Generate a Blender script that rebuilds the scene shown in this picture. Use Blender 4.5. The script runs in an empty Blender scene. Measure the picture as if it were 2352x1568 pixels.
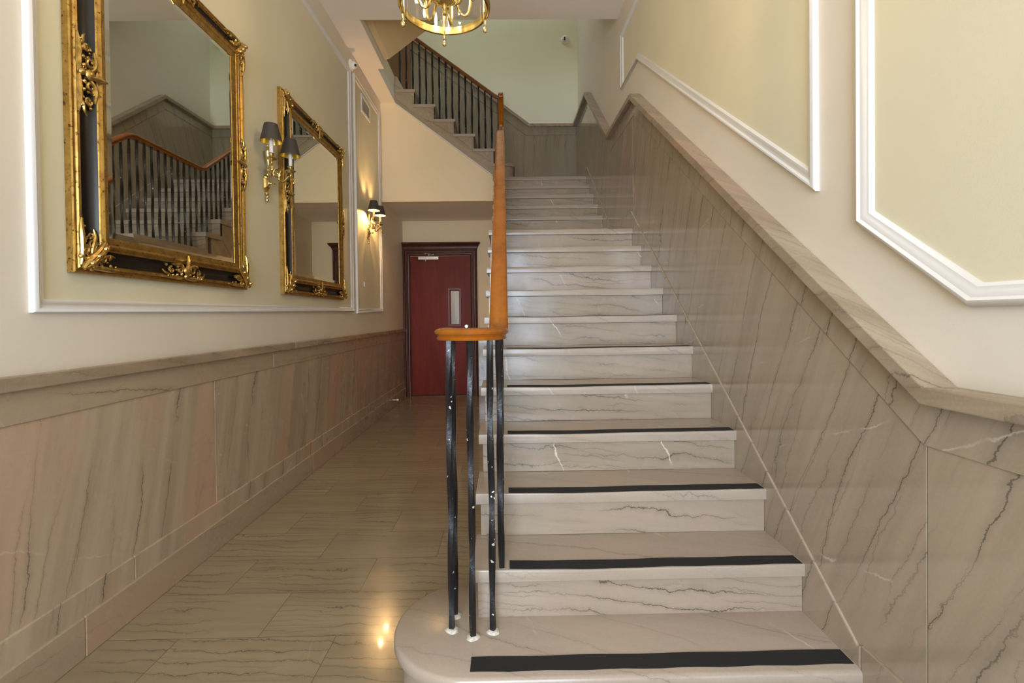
import bpy, bmesh, math, random
from mathutils import Vector, Matrix
random.seed(7)
C = bpy.context.scene.collection
SC = bpy.context.scene
PI = math.pi
# ------------------------------------------------------------------ camera, world, lights, exposure
R, T = 0.175, 0.2477            # riser and tread of the main stair
Y1 = 1.4117                     # nosing of the first step
EYE = 1.2265
def setup_camera():
    yaw, pit, rol, f = 0.0135, -0.0123, -0.0122, 1108.7
    c, s = math.cos(yaw), math.sin(yaw)
    fw = Vector((s*math.cos(pit), c*math.cos(pit), math.sin(pit)))
    rt = Vector((c, -s, 0)); up = rt.cross(fw)
    cr, sr = math.cos(rol), math.sin(rol)
    r2 = cr*rt + sr*up; u2 = -sr*rt + cr*up
    cam = bpy.data.cameras.new('camera'); o = bpy.data.objects.new('camera', cam); C.objects.link(o)
    m = Matrix((r2, u2, -fw)).transposed().to_4x4(); m.translation = Vector((0, 0, EYE))
    o.matrix_world = m
    cam.sensor_width = 36; cam.lens = 36*f/2352
    cam.shift_y = (739.97-784)/2352
    cam.clip_start = 0.02
    SC.camera = o
setup_camera()
SC.view_settings.view_transform = 'Standard'; SC.view_settings.look = 'None'
SC.view_settings.gamma = 1; SC.view_settings.use_curve_mapping = False
SC.view_settings.exposure = 0.19
SC.cycles.max_bounces = 10; SC.cycles.diffuse_bounces = 6; SC.cycles.glossy_bounces = 6
SC.cycles.transparent_max_bounces = 24
SC.cycles.caustics_reflective = False; SC.cycles.caustics_refractive = False
SC.cycles.sample_clamp_indirect = 8
W = bpy.data.worlds.new('world'); SC.world = W; W.use_nodes = True
W.node_tree.nodes['Background'].inputs[0].default_value = (0.80, 0.88, 1.0, 1)
W.node_tree.nodes['Background'].inputs[1].default_value = 1.0
def area(name, loc, target, sx, sy, power, col):
    l = bpy.data.lights.new(name, 'AREA'); l.shape = 'RECTANGLE'; l.size = sx; l.size_y = sy
    l.energy = power; l.color = col
    o = bpy.data.objects.new(name, l); C.objects.link(o); o.location = loc
    o.rotation_euler = (Vector(target)-Vector(loc)).to_track_quat('-Z', 'Y').to_euler()
    return o
def point(name, loc, power, col, rad, parent=None):
    l = bpy.data.lights.new(name, 'POINT'); l.energy = power; l.color = col; l.shadow_soft_size = rad
    o = bpy.data.objects.new(name, l); C.objects.link(o); o.location = loc
    if parent: o.parent = parent
    return o
area('entrance_daylight', (-0.36, -2.55, 1.45), (-0.30, 3, 1.42), 1.8, 2.3, 180, (0.70, 0.83, 1.0))
point('hall_warm_fill', (-0.25, -1.0, 3.2), 8, (1.0, 0.84, 0.62), 0.15)  # unseen warm fill light added behind the camera
area('stairwell_cool_fill', (-0.5, 6.0, 6.75), (-0.4, 6.05, 3), 2.2, 1.2, 9, (0.88, 1.0, 0.90))  # unseen area light added for the cool light from above

# ------------------------------------------------------------------ materials
def newmat(name):
    m = bpy.data.materials.new(name); m.use_nodes = True
    nt = m.node_tree; b = nt.nodes['Principled BSDF']
    return m, nt, b
def N(nt, t, **kw):
    n = nt.nodes.new(t)
    for k, v in kw.items():
        if hasattr(n, k): setattr(n, k, v)
        else: n.inputs[k].default_value = v
    return n
def L(nt, a, b): nt.links.new(a, b)
def M(nt, op, a, b=None, c=None):
    n = nt.nodes.new('ShaderNodeMath'); n.operation = op
    for i, v in enumerate((a, b, c)):
        if v is None: continue
        if isinstance(v, (int, float)): n.inputs[i].default_value = v
        else: L(nt, v, n.inputs[i])
    return n.outputs[0]
def MIX(nt, fac, a, b):
    n = nt.nodes.new('ShaderNodeMix'); n.data_type = 'RGBA'
    for i, v in ((0, fac), (6, a), (7, b)):
        if isinstance(v, (int, float)): n.inputs[i].default_value = v
        elif isinstance(v, tuple): n.inputs[i].default_value = (*v, 1) if len(v) == 3 else v
        else: L(nt, v, n.inputs[i])
    return n.outputs[2]
def SMOOTH(nt, v, a, b, lo=0.0, hi=1.0):
    n = nt.nodes.new('ShaderNodeMapRange'); n.interpolation_type = 'SMOOTHSTEP'
    L(nt, v, n.inputs[0])
    n.inputs[1].default_value = a; n.inputs[2].default_value = b
    n.inputs[3].default_value = lo; n.inputs[4].default_value = hi
    return n.outputs[0]
def NOISE(nt, vec, scale, detail=2, rough=0.5):
    n = nt.nodes.new('ShaderNodeTexNoise'); n.inputs['Scale'].default_value = scale
    n.inputs['Detail'].default_value = detail; n.inputs['Roughness'].default_value = rough
    if vec is not None: L(nt, vec, n.inputs['Vector'])
    return n
def COORD(nt):
    return nt.nodes.new('ShaderNodeTexCoord').outputs['Object']
def BUMP(nt, b, h, strength, dist=0.01):
    n = nt.nodes.new('ShaderNodeBump'); n.inputs['Strength'].default_value = strength
    n.inputs['Distance'].default_value = dist
    L(nt, h, n.inputs['Height']); L(nt, n.outputs[0], b.inputs['Normal'])
def simple(name, col, rough=0.5, metal=0.0, coat=0.0, var=0.0, vscale=8, bump=0.0, bscale=60, spec=None):
    m, nt, b = newmat(name)
    b.inputs['Roughness'].default_value = rough; b.inputs['Metallic'].default_value = metal
    b.inputs['Coat Weight'].default_value = coat; b.inputs['Coat Roughness'].default_value = 0.08
    if spec is not None: b.inputs['Specular IOR Level'].default_value = spec
    v = COORD(nt)
    n = NOISE(nt, v, vscale, 4)
    d = tuple(max(0, x*(1-var)) for x in col); e = tuple(min(1, x*(1+var)) for x in col)
    L(nt, MIX(nt, SMOOTH(nt, n.outputs[0], 0.3, 0.7), d, e), b.inputs['Base Color'])
    if bump: BUMP(nt, b, NOISE(nt, v, bscale, 3).outputs[0], bump, 0.004)
    return m
def marble(name, base, alt, vein, along='z', gap=0.16, shear=0.25, rough=0.2, white=0.5, vw=0.0022, pink=None, coat=0.0, tiles=False, vstr=0.8, warp=0.6):
    """taupe veined marble; `along` is the axis the veins run along, `gap` the mean distance between veins"""
    m, nt, b = newmat(name)
    b.inputs['Coat Weight'].default_value = coat; b.inputs['Coat Roughness'].default_value = 0.05
    co = COORD(nt)
    info = nt.nodes.new('ShaderNodeObjectInfo')
    if tiles:
        sh = N(nt, 'ShaderNodeVectorMath', operation='ADD'); L(nt, co, sh.inputs[0])
        sh.inputs[1].default_value = (0.9713+0.6035/2, -1.8614+0.301*20, 0)
        br = nt.nodes.new('ShaderNodeTexBrick'); L(nt, sh.outputs[0], br.inputs['Vector'])
        br.inputs['Color1'].default_value = (0, 0, 0, 1); br.inputs['Color2'].default_value = (1, 1, 1, 1)
        br.inputs['Scale'].default_value = 1; br.inputs['Mortar Size'].default_value = 0.0011
        br.inputs['Mortar Smooth'].default_value = 0.0; br.inputs['Bias'].default_value = 0
        br.inputs['Brick Width'].default_value = 0.6035; br.inputs['Row Height'].default_value = 0.301
        seed = M(nt, 'MULTIPLY', br.outputs['Color'], 9.0)
    else:
        seed = M(nt, 'MULTIPLY', info.outputs['Random'], 17.0)
    sep = nt.nodes.new('ShaderNodeSeparateXYZ'); L(nt, co, sep.inputs[0])
    x, y, z = sep.outputs
    if along == 'z':
        lon = z; perp = M(nt, 'ADD', M(nt, 'ADD', x, y), M(nt, 'MULTIPLY', z, -shear))
    elif along == 'x':
        lon = x; perp = M(nt, 'ADD', M(nt, 'ADD', y, z), M(nt, 'MULTIPLY', x, shear))
    else:
        lon = y; perp = M(nt, 'ADD', M(nt, 'ADD', x, z), M(nt, 'MULTIPLY', y, shear))
    cb = nt.nodes.new('ShaderNodeCombineXYZ')
    L(nt, perp, cb.inputs[0]); L(nt, M(nt, 'MULTIPLY', lon, 0.3), cb.inputs[1]); L(nt, seed, cb.inputs[2])
    P = cb.outputs[0]
    def vset(gp, off, width, strength, lo, hi):
        nw = NOISE(nt, P, 0.55/gp, 2, 0.45)
        cs = nt.nodes.new('ShaderNodeCombineXYZ'); L(nt, M(nt, 'ADD', seed, off), cs.inputs[2]); L(nt, lon, cs.inputs[1]); L(nt, M(nt, 'MULTIPLY', perp, 0.6), cs.inputs[0])
        jw = NOISE(nt, cs.outputs[0], 13, 5, 0.72)
        q = M(nt, 'ADD', M(nt, 'MULTIPLY', perp, 1/gp), M(nt, 'MULTIPLY', nw.outputs[0], warp*3.0))
        q = M(nt, 'ADD', q, M(nt, 'MULTIPLY', jw.outputs[0], min(0.9, 0.055/gp)))
        q = M(nt, 'ADD', q, M(nt, 'ADD', M(nt, 'MULTIPLY', seed, 0.37), off))
        d = M(nt, 'ABSOLUTE', M(nt, 'SUBTRACT', M(nt, 'FRACT', q), 0.5))
        ln = SMOOTH(nt, d, 0.15*width/gp, width/gp, 1, 0)
        soft = SMOOTH(nt, d, 0.0, min(0.4, 6*width/gp), 0.22, 0)
        pm = NOISE(nt, cs.outputs[0], 2.4, 2)
        return M(nt, 'MULTIPLY', M(nt, 'MAXIMUM', ln, soft), SMOOTH(nt, pm.outputs[0], lo, hi, 0.0, strength))
    line = M(nt, 'MAXIMUM', vset(gap, 0.0, vw, vstr, 0.36, 0.60), vset(gap*0.57, 5.3, vw*0.6, vstr*0.6, 0.44, 0.66))
    ps = nt.nodes.new('ShaderNodeCombineXYZ'); L(nt, perp, ps.inputs[0]); L(nt, M(nt, 'MULTIPLY', lon, 0.10), ps.inputs[1]); L(nt, seed, ps.inputs[2])
    streak = NOISE(nt, ps.outputs[0], 9, 5, 0.62)
    col = MIX(nt, SMOOTH(nt, streak.outputs[0], 0.30, 0.70), base, alt)
    if pink:
        pn = NOISE(nt, ps.outputs[0], 2.6, 3)
        col = MIX(nt, SMOOTH(nt, pn.outputs[0], 0.46, 0.68, 0, 0.85), col, pink)
    grain = NOISE(nt, co, 150, 3, 0.7)
    col = MIX(nt, SMOOTH(nt, grain.outputs[0], 0.35, 0.7, 0, 0.14), col, tuple(min(1, c*1.5) for c in base))
    col = MIX(nt, line, col, vein)
    if white:
        cw = nt.nodes.new('ShaderNodeCombineXYZ'); L(nt, lon, cw.inputs[0]); L(nt, perp, cw.inputs[1]); L(nt, M(nt, 'ADD', seed, 3.3), cw.inputs[2])
        wv = NOISE(nt, cw.outputs[0], 1.3, 1); wj = NOISE(nt, cw.outputs[0], 16, 4, 0.7)
        q = M(nt, 'ADD', M(nt, 'MULTIPLY', lon, 2.1), M(nt, 'ADD', M(nt, 'MULTIPLY', perp, 0.9), M(nt, 'ADD', M(nt, 'MULTIPLY', wv.outputs[0], 0.7), M(nt, 'MULTIPLY', wj.outputs[0], 0.10))))
        d = M(nt, 'ABSOLUTE', M(nt, 'SUBTRACT', M(nt, 'FRACT', M(nt, 'ADD', q, seed)), 0.5))
        wm = SMOOTH(nt, NOISE(nt, cw.outputs[0], 4.0, 3).outputs[0], 0.54, 0.68, 0, white)
        col = MIX(nt, M(nt, 'MULTIPLY', SMOOTH(nt, d, 0.002, 0.011, 1, 0), wm), col, (0.72, 0.66, 0.56))
    if tiles:
        col = MIX(nt, br.outputs['Fac'], col, tuple(c*0.4 for c in base))
        col = MIX(nt, M(nt, 'MULTIPLY', br.outputs['Color'], 0.3), col, tuple(c*0.8 for c in base))
    L(nt, col, b.inputs['Base Color'])
    rn = NOISE(nt, co, 5, 3)
    L(nt, SMOOTH(nt, rn.outputs[0], 0.3, 0.7, rough*0.8, rough*1.35), b.inputs['Roughness'])
    BUMP(nt, b, grain.outputs[0], 0.04, 0.002)
    return m
VEIN = (0.075, 0.062, 0.048)
mt = {}
mt['field'] = marble('wainscot_marble', (0.365, 0.287, 0.203), (0.50, 0.40, 0.292), VEIN, 'z', 0.24, 0.22, 0.22, 0.2, 0.0045, (0.50, 0.325, 0.225))
mt['fieldR'] = marble('stair_wall_marble', (0.325, 0.260, 0.187), (0.395, 0.320, 0.233), VEIN, 'z', 0.17, -0.45, 0.13, 0.5, 0.0035, None, 0.3)
mt['fieldF'] = marble('landing_wall_marble', (0.27, 0.222, 0.158), (0.33, 0.275, 0.2), VEIN, 'z', 0.15, 0.04, 0.2, 0.2, 0.003)
mt['band'] = marble('wainscot_band_marble', (0.37, 0.285, 0.20), (0.43, 0.33, 0.235), VEIN, 'y', 0.30, 0.1, 0.26, 0.2, 0.003, (0.45, 0.30, 0.21))
mt['cap'] = marble('wainscot_cap_marble', (0.40, 0.315, 0.23), (0.27, 0.205, 0.14), (0.10, 0.078, 0.058), 'y', 0.12, 0.15, 0.30, 0.2, 0.004, (0.45, 0.28, 0.20))
mt['tread'] = marble('tread_marble', (0.378, 0.306, 0.241), (0.42, 0.343, 0.273), (0.11, 0.105, 0.080), 'x', 0.30, 0.35, 0.20, 0.4, 0.0025, (0.38, 0.300, 0.245), vstr=0.6)
mt['riser'] = marble('riser_marble', (0.318, 0.250, 0.180), (0.392, 0.312, 0.226), (0.10, 0.080, 0.060), 'x', 0.070, 0.10, 0.22, 0.9, 0.0032, (0.40, 0.31, 0.245), vstr=0.95)
mt['stringer'] = marble('stringer_marble', (0.34, 0.265, 0.185), (0.42, 0.335, 0.240), VEIN, 'x', 0.16, 0.7, 0.25, 0.3, 0.003)
mt['floor'] = marble('floor_marble', (0.285, 0.222, 0.140), (0.350, 0.276, 0.180), (0.11, 0.095, 0.065), 'x', 0.060, 0.04, 0.16, 0.1, 0.0028, None, 0.2, True, 0.9)
mt['wall'] = simple('wall_paint', (0.77, 0.70, 0.60), 0.55, var=0.02, vscale=2, bump=0.05, bscale=260)
mt['panel'] = simple('panel_paint', (0.745, 0.685, 0.505), 0.5, var=0.025, vscale=2, bump=0.05, bscale=260)
mt['warm'] = simple('lamplight_tinted_paint', (0.89, 0.725, 0.475), 0.55, var=0.02, vscale=2, bump=0.05, bscale=260)  # warmth of the lamplight put into the wall colour
mt['olive'] = simple('shade_toned_soffit_paint', (0.56, 0.475, 0.325), 0.6, var=0.02, vscale=2)  # olive brown, darkened to carry the soffit's shade
mt['ceiling'] = simple('ceiling_paint', (0.90, 0.83, 0.755), 0.7, var=0.015, vscale=1.5)
mt['upper'] = simple('stairwell_paint', (0.83, 0.79, 0.60), 0.6, var=0.02, vscale=1.5)
mt['trim'] = simple('trim_paint', (0.75, 0.725, 0.70), 0.35, var=0.01)
mt['rail'] = None
def wood(name, dark, light, rough, coat, axis='y', scale=9, spec=0.3):
    m, nt, b = newmat(name); co = COORD(nt)
    mp = nt.nodes.new('ShaderNodeMapping'); L(nt, co, mp.inputs[0])
    sc = {'x': (0.12, 1, 1), 'y': (1, 0.12, 1), 'z': (1, 1, 0.12)}[axis]
    mp.inputs['Scale'].default_value = sc
    n = NOISE(nt, mp.outputs[0], scale, 5, 0.6); n2 = NOISE(nt, mp.outputs[0], scale*7, 3)
    f = M(nt, 'ADD', M(nt, 'MULTIPLY', n.outputs[0], 0.7), M(nt, 'MULTIPLY', n2.outputs[0], 0.3))
    L(nt, MIX(nt, SMOOTH(nt, f, 0.32, 0.68), dark, light), b.inputs['Base Color'])
    b.inputs['Roughness'].default_value = rough; b.inputs['Coat Weight'].default_value = coat; b.inputs['Coat Roughness'].default_value = 0.06
    b.inputs['Specular IOR Level'].default_value = spec
    BUMP(nt, b, n.outputs[0], 0.06, 0.003)
    return m
mt['rail'] = wood('varnished_handrail', (0.24, 0.066, 0.004), (0.37, 0.115, 0.007), 0.26, 0.25)
mt['rail3'] = wood('dark_handrail', (0.16, 0.055, 0.012), (0.24, 0.085, 0.02), 0.28, 0.7, 'x')
mt['door'] = wood('mahogany_door', (0.150, 0.018, 0.010), (0.205, 0.030, 0.017), 0.40, 0.0, 'z', 7, 0.14)
mt['vframe'] = wood('vision_frame_wood', (0.17, 0.035, 0.028), (0.22, 0.05, 0.04), 0.35, 0.0, 'z', 7, 0.3)
mt['casing'] = wood('dark_mahogany_casing', (0.070, 0.021, 0.011), (0.110, 0.032, 0.016), 0.34, 0.0, 'z', 9, 0.25)
mt['door2'] = wood('brown_upper_door', (0.20, 0.105, 0.060), (0.25, 0.135, 0.080), 0.4, 0.1, 'z', 6)
def iron():
    m, nt, b = newmat('black_painted_iron'); co = COORD(nt)
    n = NOISE(nt, co, 60, 1.5); n2 = NOISE(nt, co, 14, 2)
    chip = M(nt, 'MULTIPLY', SMOOTH(nt, n.outputs[0], 0.705, 0.715), SMOOTH(nt, n2.outputs[0], 0.46, 0.52))
    L(nt, MIX(nt, chip, (0.010, 0.010, 0.012), (0.70, 0.66, 0.58)), b.inputs['Base Color'])
    b.inputs['Roughness'].default_value = 0.33; b.inputs['Coat Weight'].default_value = 0.0
    BUMP(nt, b, NOISE(nt, co, 90, 3).outputs[0], 0.35, 0.004)
    return m
mt['iron'] = iron()
def gold():
    m, nt, b = newmat('aged_gilding'); co = COORD(nt)
    n = NOISE(nt, co, 22, 4, 0.65); n2 = NOISE(nt, co, 70, 3, 0.6)
    c = MIX(nt, SMOOTH(nt, n.outputs[0], 0.35, 0.7), (0.50, 0.305, 0.078), (0.34, 0.190, 0.045))
    c = MIX(nt, SMOOTH(nt, n2.outputs[0], 0.56, 0.70, 0, 0.9), c, (0.10, 0.045, 0.014))
    L(nt, c, b.inputs['Base Color']); b.inputs['Metallic'].default_value = 0.85; b.inputs['Roughness'].default_value = 0.40
    BUMP(nt, b, n2.outputs[0], 0.2, 0.003)
    return m
mt['gold'] = gold()
mt['goldorn'] = simple('burnished_gilt_ornament', (0.55, 0.36, 0.11), 0.3, 0.9, var=0.35, vscale=50)
mt['cove'] = simple('ebonised_cove', (0.014, 0.010, 0.008), 0.36, 0, 0.0, spec=0.35)
mt['mirror'] = simple('mirror_glass', (0.80, 0.83, 0.77), 0.015, 1.0)
mt['bevel'] = simple('bevelled_mirror_edge', (0.86, 0.88, 0.82), 0.04, 1.0)
mt['brass'] = simple('polished_brass', (0.80, 0.645, 0.30), 0.16, 1.0, var=0.06, vscale=30)
mt['shade'] = simple('dark_lampshade_paper', (0.045, 0.035, 0.030), 0.6)
mt['shadein'] = simple('gilt_shade_lining', (0.80, 0.60, 0.18), 0.28, 0.8)
mt['candle'] = simple('ivory_candle_sleeve', (0.80, 0.74, 0.72), 0.4)
mt['grip'] = simple('black_grip_tape', (0.014, 0.014, 0.015), 0.85, var=0.25, vscale=300, bump=0.4, bscale=900)
mt['steel'] = simple('satin_steel', (0.62, 0.58, 0.54), 0.28, 0.9)
mt['closer'] = simple('aluminium_closer', (0.60, 0.52, 0.45), 0.35, 0.5)
mt['plastic'] = simple('white_plastic', (0.86, 0.84, 0.80), 0.35)
mt['black'] = simple('black_lens', (0.008, 0.008, 0.008), 0.1)
mt['grille'] = simple('grey_vent_metal', (0.66, 0.63, 0.58), 0.45, 0.2)
mt['hinge'] = simple('antique_hinge_metal', (0.42, 0.34, 0.26), 0.35, 0.9)
mt['mortar'] = simple('white_setting_mortar', (0.66, 0.62, 0.54), 0.9, var=0.2, vscale=120, bump=0.5, bscale=200)
def glassmat(name, tint, alpha):
    m, nt, b = newmat(name)
    tr = nt.nodes.new('ShaderNodeBsdfTransparent'); tr.inputs[0].default_value = (*tint, 1)
    gl = nt.nodes.new('ShaderNodeBsdfGlossy'); gl.inputs['Roughness'].default_value = 0.02
    mx = nt.nodes.new('ShaderNodeMixShader'); fr = nt.nodes.new('ShaderNodeLayerWeight'); fr.inputs[0].default_value = 0.5
    L(nt, M(nt, 'ADD', M(nt, 'MULTIPLY', M(nt, 'POWER', fr.outputs['Facing'], 4.0), 0.6), 0.04), mx.inputs[0]); L(nt, tr.outputs[0], mx.inputs[1]); L(nt, gl.outputs[0], mx.inputs[2])
    L(nt, mx.outputs[0], nt.nodes['Material Output'].inputs[0])
    return m
mt['glass'] = glassmat('clear_glass', (0.95, 0.96, 0.93), 0.0)
def emit(name, col, s):
    m, nt, b = newmat(name)
    b.inputs['Base Color'].default_value = (*col, 1); b.inputs['Emission Color'].default_value = (*col, 1); b.inputs['Emission Strength'].default_value = s
    return m
mt['bulb'] = emit('glowing_bulb', (1.0, 0.70, 0.38), 215)
mt['bulbs'] = emit('glowing_sconce_bulb', (1.0, 0.60, 0.24), 1900)
mt['bulboff'] = simple('unlit_bulb_glass', (0.75, 0.72, 0.66), 0.15)

# ------------------------------------------------------------------ mesh helpers
def obj(name, bm, mat, parent=None, smooth=False, loc=None, bevel=0.0):
    me = bpy.data.meshes.new(name)
    bmesh.ops.recalc_face_normals(bm, faces=bm.faces[:])
    bm.to_mesh(me); bm.free()
    for mm in (mat if isinstance(mat, (list, tuple)) else [mat]):
        me.materials.append(mm)
    if smooth:
        for p in me.polygons: p.use_smooth = True
        try: me.set_sharp_from_angle(angle=math.radians(38))
        except Exception: pass
    o = bpy.data.objects.new(name, me); C.objects.link(o)
    if parent: o.parent = parent
    if loc: o.location = loc
    if bevel:
        b = o.modifiers.new('bevel', 'BEVEL'); b.width = bevel; b.segments = 2; b.limit_method = 'ANGLE'; b.angle_limit = math.radians(40)
    return o
def tag(o, label, cat, group=None, kind=None):
    if label: o['label'] = label
    if cat: o['category'] = cat
    if group: o['group'] = group
    if kind: o['kind'] = kind
    return o
def thing(name, label, cat, loc=(0, 0, 0), group=None, kind=None):
    o = bpy.data.objects.new(name, None); C.objects.link(o); o.location = loc; o.empty_display_size = 0.1
    return tag(o, label, cat, group, kind)
def struct(name, bm, mat, label, cat, **kw):
    return tag(obj(name, bm, mat, **kw), label, cat, kind='structure')
def BM(): return bmesh.new()
def box(bm, x0, x1, y0, y1, z0, z1, mi=0):
    v = [bm.verts.new((x, y, z)) for x in (x0, x1) for y in (y0, y1) for z in (z0, z1)]
    for f in ((0, 1, 3, 2), (4, 6, 7, 5), (0, 4, 5, 1), (2, 3, 7, 6), (0, 2, 6, 4), (1, 5, 7, 3)):
        fc = bm.faces.new([v[i] for i in f]); fc.material_index = mi
    return v
def prism(bm, pts, fn, a, b, mi=0):
    """polygon pts (2d) extruded between a and b; fn(u, v, w) -> xyz"""
    A = [bm.verts.new(fn(u, v, a)) for u, v in pts]; B = [bm.verts.new(fn(u, v, b)) for u, v in pts]
    n = len(pts)
    fs = [bm.faces.new(A), bm.faces.new(B[::-1])]
    for i in range(n):
        fs.append(bm.faces.new((A[i], B[i], B[(i+1) % n], A[(i+1) % n])))
    for f in fs: f.material_index = mi
def offset_path(path, a, closed):
    n = len(path); out = []
    for i in range(n):
        p = Vector(path[i])
        dirs = []
        if closed or i > 0: dirs.append((p-Vector(path[i-1])).normalized())
        if closed or i < n-1: dirs.append((Vector(path[(i+1) % n])-p).normalized())
        ns = [Vector((-d.y, d.x)) for d in dirs]
        if len(ns) == 1: m = ns[0]
        else:
            m = ns[0]+ns[1]; m = m/(m.length_squared)*2
        out.append(p+m*a)
    return out
def sweep2(bm, path, closed, prof, fn, cap=True, pclosed=True, mis=None):
    """sweep a profile [(a, b)] along a flat path with mitred corners: a = offset to the left of travel, b = out of plane"""
    rings = []
    for a, b in prof:
        rings.append([bm.verts.new(fn(q.x, q.y, b)) for q in offset_path(path, a, closed)])
    m, n = len(prof), len(path)
    for j in range(m if pclosed else m-1):
        for i in range(n if closed else n-1):
            f = bm.faces.new((rings[j][i], rings[j][(i+1) % n], rings[(j+1) % m][(i+1) % n], rings[(j+1) % m][i]))
            if mis: f.material_index = mis[j]
    if cap and not closed and pclosed:
        bm.faces.new([r[0] for r in rings]); bm.faces.new([r[-1] for r in rings][::-1])
def lathe(bm, prof, c=(0, 0, 0), n=20, axis='z', a0=0, cap=True):
    rings = []
    for r, h in prof:
        ring = []
        for i in range(n):
            t = 2*PI*i/n + a0
            p = (r*math.cos(t), r*math.sin(t), h)
            if axis == 'x': p = (h, p[0], p[1])
            if axis == 'y': p = (p[0], h, p[1])
            ring.append(bm.verts.new((c[0]+p[0], c[1]+p[1], c[2]+p[2])))
        rings.append(ring)
    for j in range(len(rings)-1):
        for i in range(n):
            bm.faces.new((rings[j][i], rings[j][(i+1) % n], rings[j+1][(i+1) % n], rings[j+1][i]))
    if cap:
        bm.faces.new(rings[0][::-1]); bm.faces.new(rings[-1])
def tube(bm, pts, rad, n=8, cap=True):
    pts = [Vector(p) for p in pts]; m = len(pts)
    rads = rad if isinstance(rad, (list, tuple)) else [rad]*m
    rings = []; prev = None
    for i, p in enumerate(pts):
        t = (pts[min(i+1, m-1)]-pts[max(i-1, 0)])
        if t.length < 1e-9: t = Vector((0, 0, 1))
        t.normalize()
        if prev is None:
            s = t.cross(Vector((0, 0, 1)))
            if s.length < 1e-3: s = t.cross(Vector((1, 0, 0)))
        else: s = prev - t*prev.dot(t)
        s.normalize(); prev = s; u = s.cross(t)
        rings.append([bm.verts.new(p+(s*math.cos(2*PI*k/n)+u*math.sin(2*PI*k/n))*rads[i]) for k in range(n)])
    for j in range(m-1):
        for k in range(n):
            bm.faces.new((rings[j][k], rings[j][(k+1) % n], rings[j+1][(k+1) % n], rings[j+1][k]))
    if cap:
        bm.faces.new(rings[0][::-1]); bm.faces.new(rings[-1])
def ball(bm, c, r, sx=1, sy=1, sz=1, seg=12):
    mtx = Matrix.Translation(c) @ Matrix.Diagonal((sx, sy, sz, 1))
    bmesh.ops.create_uvsphere(bm, u_segments=seg, v_segments=max(6, seg//2+2), radius=r, matrix=mtx)
def sweep3(bm, pts, sides, prof):
    """rail: profile (s, h) swept along 3-d points with a given sideways vector at each point"""
    m = len(pts); rings = []
    for i in range(m):
        p = Vector(pts[i]); t = Vector(pts[min(i+1, m-1)])-Vector(pts[max(i-1, 0)]); t.normalize()
        s = Vector(sides[i]).normalized(); u = s.cross(t).normalized()
        # keep the section's true size at a mitre
        if 0 < i < m-1:
            d = (Vector(pts[i+1])-p).normalized(); k = 1/max(0.5, d.dot(t))
        else: k = 1
        rings.append([bm.verts.new(p+s*a+u*h*k) for a, h in prof])
    n = len(prof)
    for j in range(m-1):
        for k in range(n):
            bm.faces.new((rings[j][k], rings[j][(k+1) % n], rings[j+1][(k+1) % n], rings[j+1][k]))
    bm.faces.new(rings[0][::-1]); bm.faces.new(rings[-1])
YZ = lambda sgn, x0: (lambda u, v, w: (x0+sgn*w, u, v))   # wall plane (y, z), w out of the wall
XZ = lambda y0, sgn: (lambda u, v, w: (u, y0+sgn*w, v))
XY = lambda z0: (lambda u, v, w: (u, v, z0+w))

# ------------------------------------------------------------------ the room
XL, XR = -1.576, 1.078          # plaster faces of the two long walls
YF, YB, YW, YD = -2.4, 6.95, 6.26, 7.515
ZC, Z3 = 3.985, 4.312           # hall ceiling, upper landing
ZS = 2.72                       # soffit over the passage
bm = BM(); box(bm, XL-0.1, XR+0.1, YF-0.1, 9.3, -0.1, 0)
struct('floor', bm, mt['floor'], 'taupe marble tile floor with fine dark veins running across the hall', 'floor')
wl = BM(); box(wl, XL-0.12, XL, YF, YD+0.08, 0, ZC+0.1)
wall_left = struct('wall_left', wl, mt['wall'], 'cream painted left hall wall above the marble wainscot', 'wall')
wr = BM(); box(wr, XR, XR+0.12, YF, YB+0.1, 0, 6.8)
wall_right = struct('wall_right', wr, mt['wall'], 'cream painted right wall beside the stairs', 'wall')
bm = BM()
box(bm, XL-0.1, -1.50, YD, YD+0.10, 0, ZS); box(bm, -0.49, -0.05, YD, YD+0.10, 0, ZS); box(bm, -1.50, -0.49, YD, YD+0.10, 2.20, ZS)
wall_back = struct('wall_back', bm, mt['warm'], 'cream end wall of the passage around the red door, tinted for lamplight', 'wall')
bm = BM()
prism(bm, [(XL, ZS), (-0.10, ZS), (-0.10, 3.030), (-1.42, 4.018), (XL, 4.018)], XZ(YW, 1), 0, 0.09)
struct('wall_stair', bm, mt['warm'], 'cream wall above the passage, tinted for warm lamplight, cut off by the sloping stair', 'wall')
bm = BM(); box(bm, XL, -0.10, YW+0.09, YD, ZS, ZS+0.08)
struct('ceiling_passage', bm, mt['ceiling'], 'low flat ceiling of the passage in front of the red door', 'ceiling')
bm = BM()
prism(bm, [(XL-0.1, YF), (XR+0.01, YF), (XR+0.01, 4.52), (-1.312, 4.52), (-1.312, 5.405), (-1.38, 5.405), (-1.38, YW), (XL-0.1, YW)], XY(ZC), 0, 0.11)
struct('ceiling', bm, mt['ceiling'], 'pinkish cream hall ceiling open to the stairwell at the far end', 'ceiling')
bm = BM(); box(bm, -2.6, 1.2, YB, YB+0.1, ZS+0.1, 6.8)
wall_far = struct('wall_far', bm, mt['upper'], 'pale greenish wall at the back of the stairwell', 'wall')
bm = BM()
box(bm, -2.6, -1.38, 5.405, YB, ZC+0.11, Z3); box(bm, -2.6, -1.312, 4.3, 5.405, ZC+0.11, Z3)
struct('floor_landing', bm, mt['upper'], 'edge of the upper landing beside the stairwell opening', 'floor')
bm = BM(); box(bm, -2.7, -2.6, 4.2, YB+0.1, Z3-0.2, 6.8)
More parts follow.
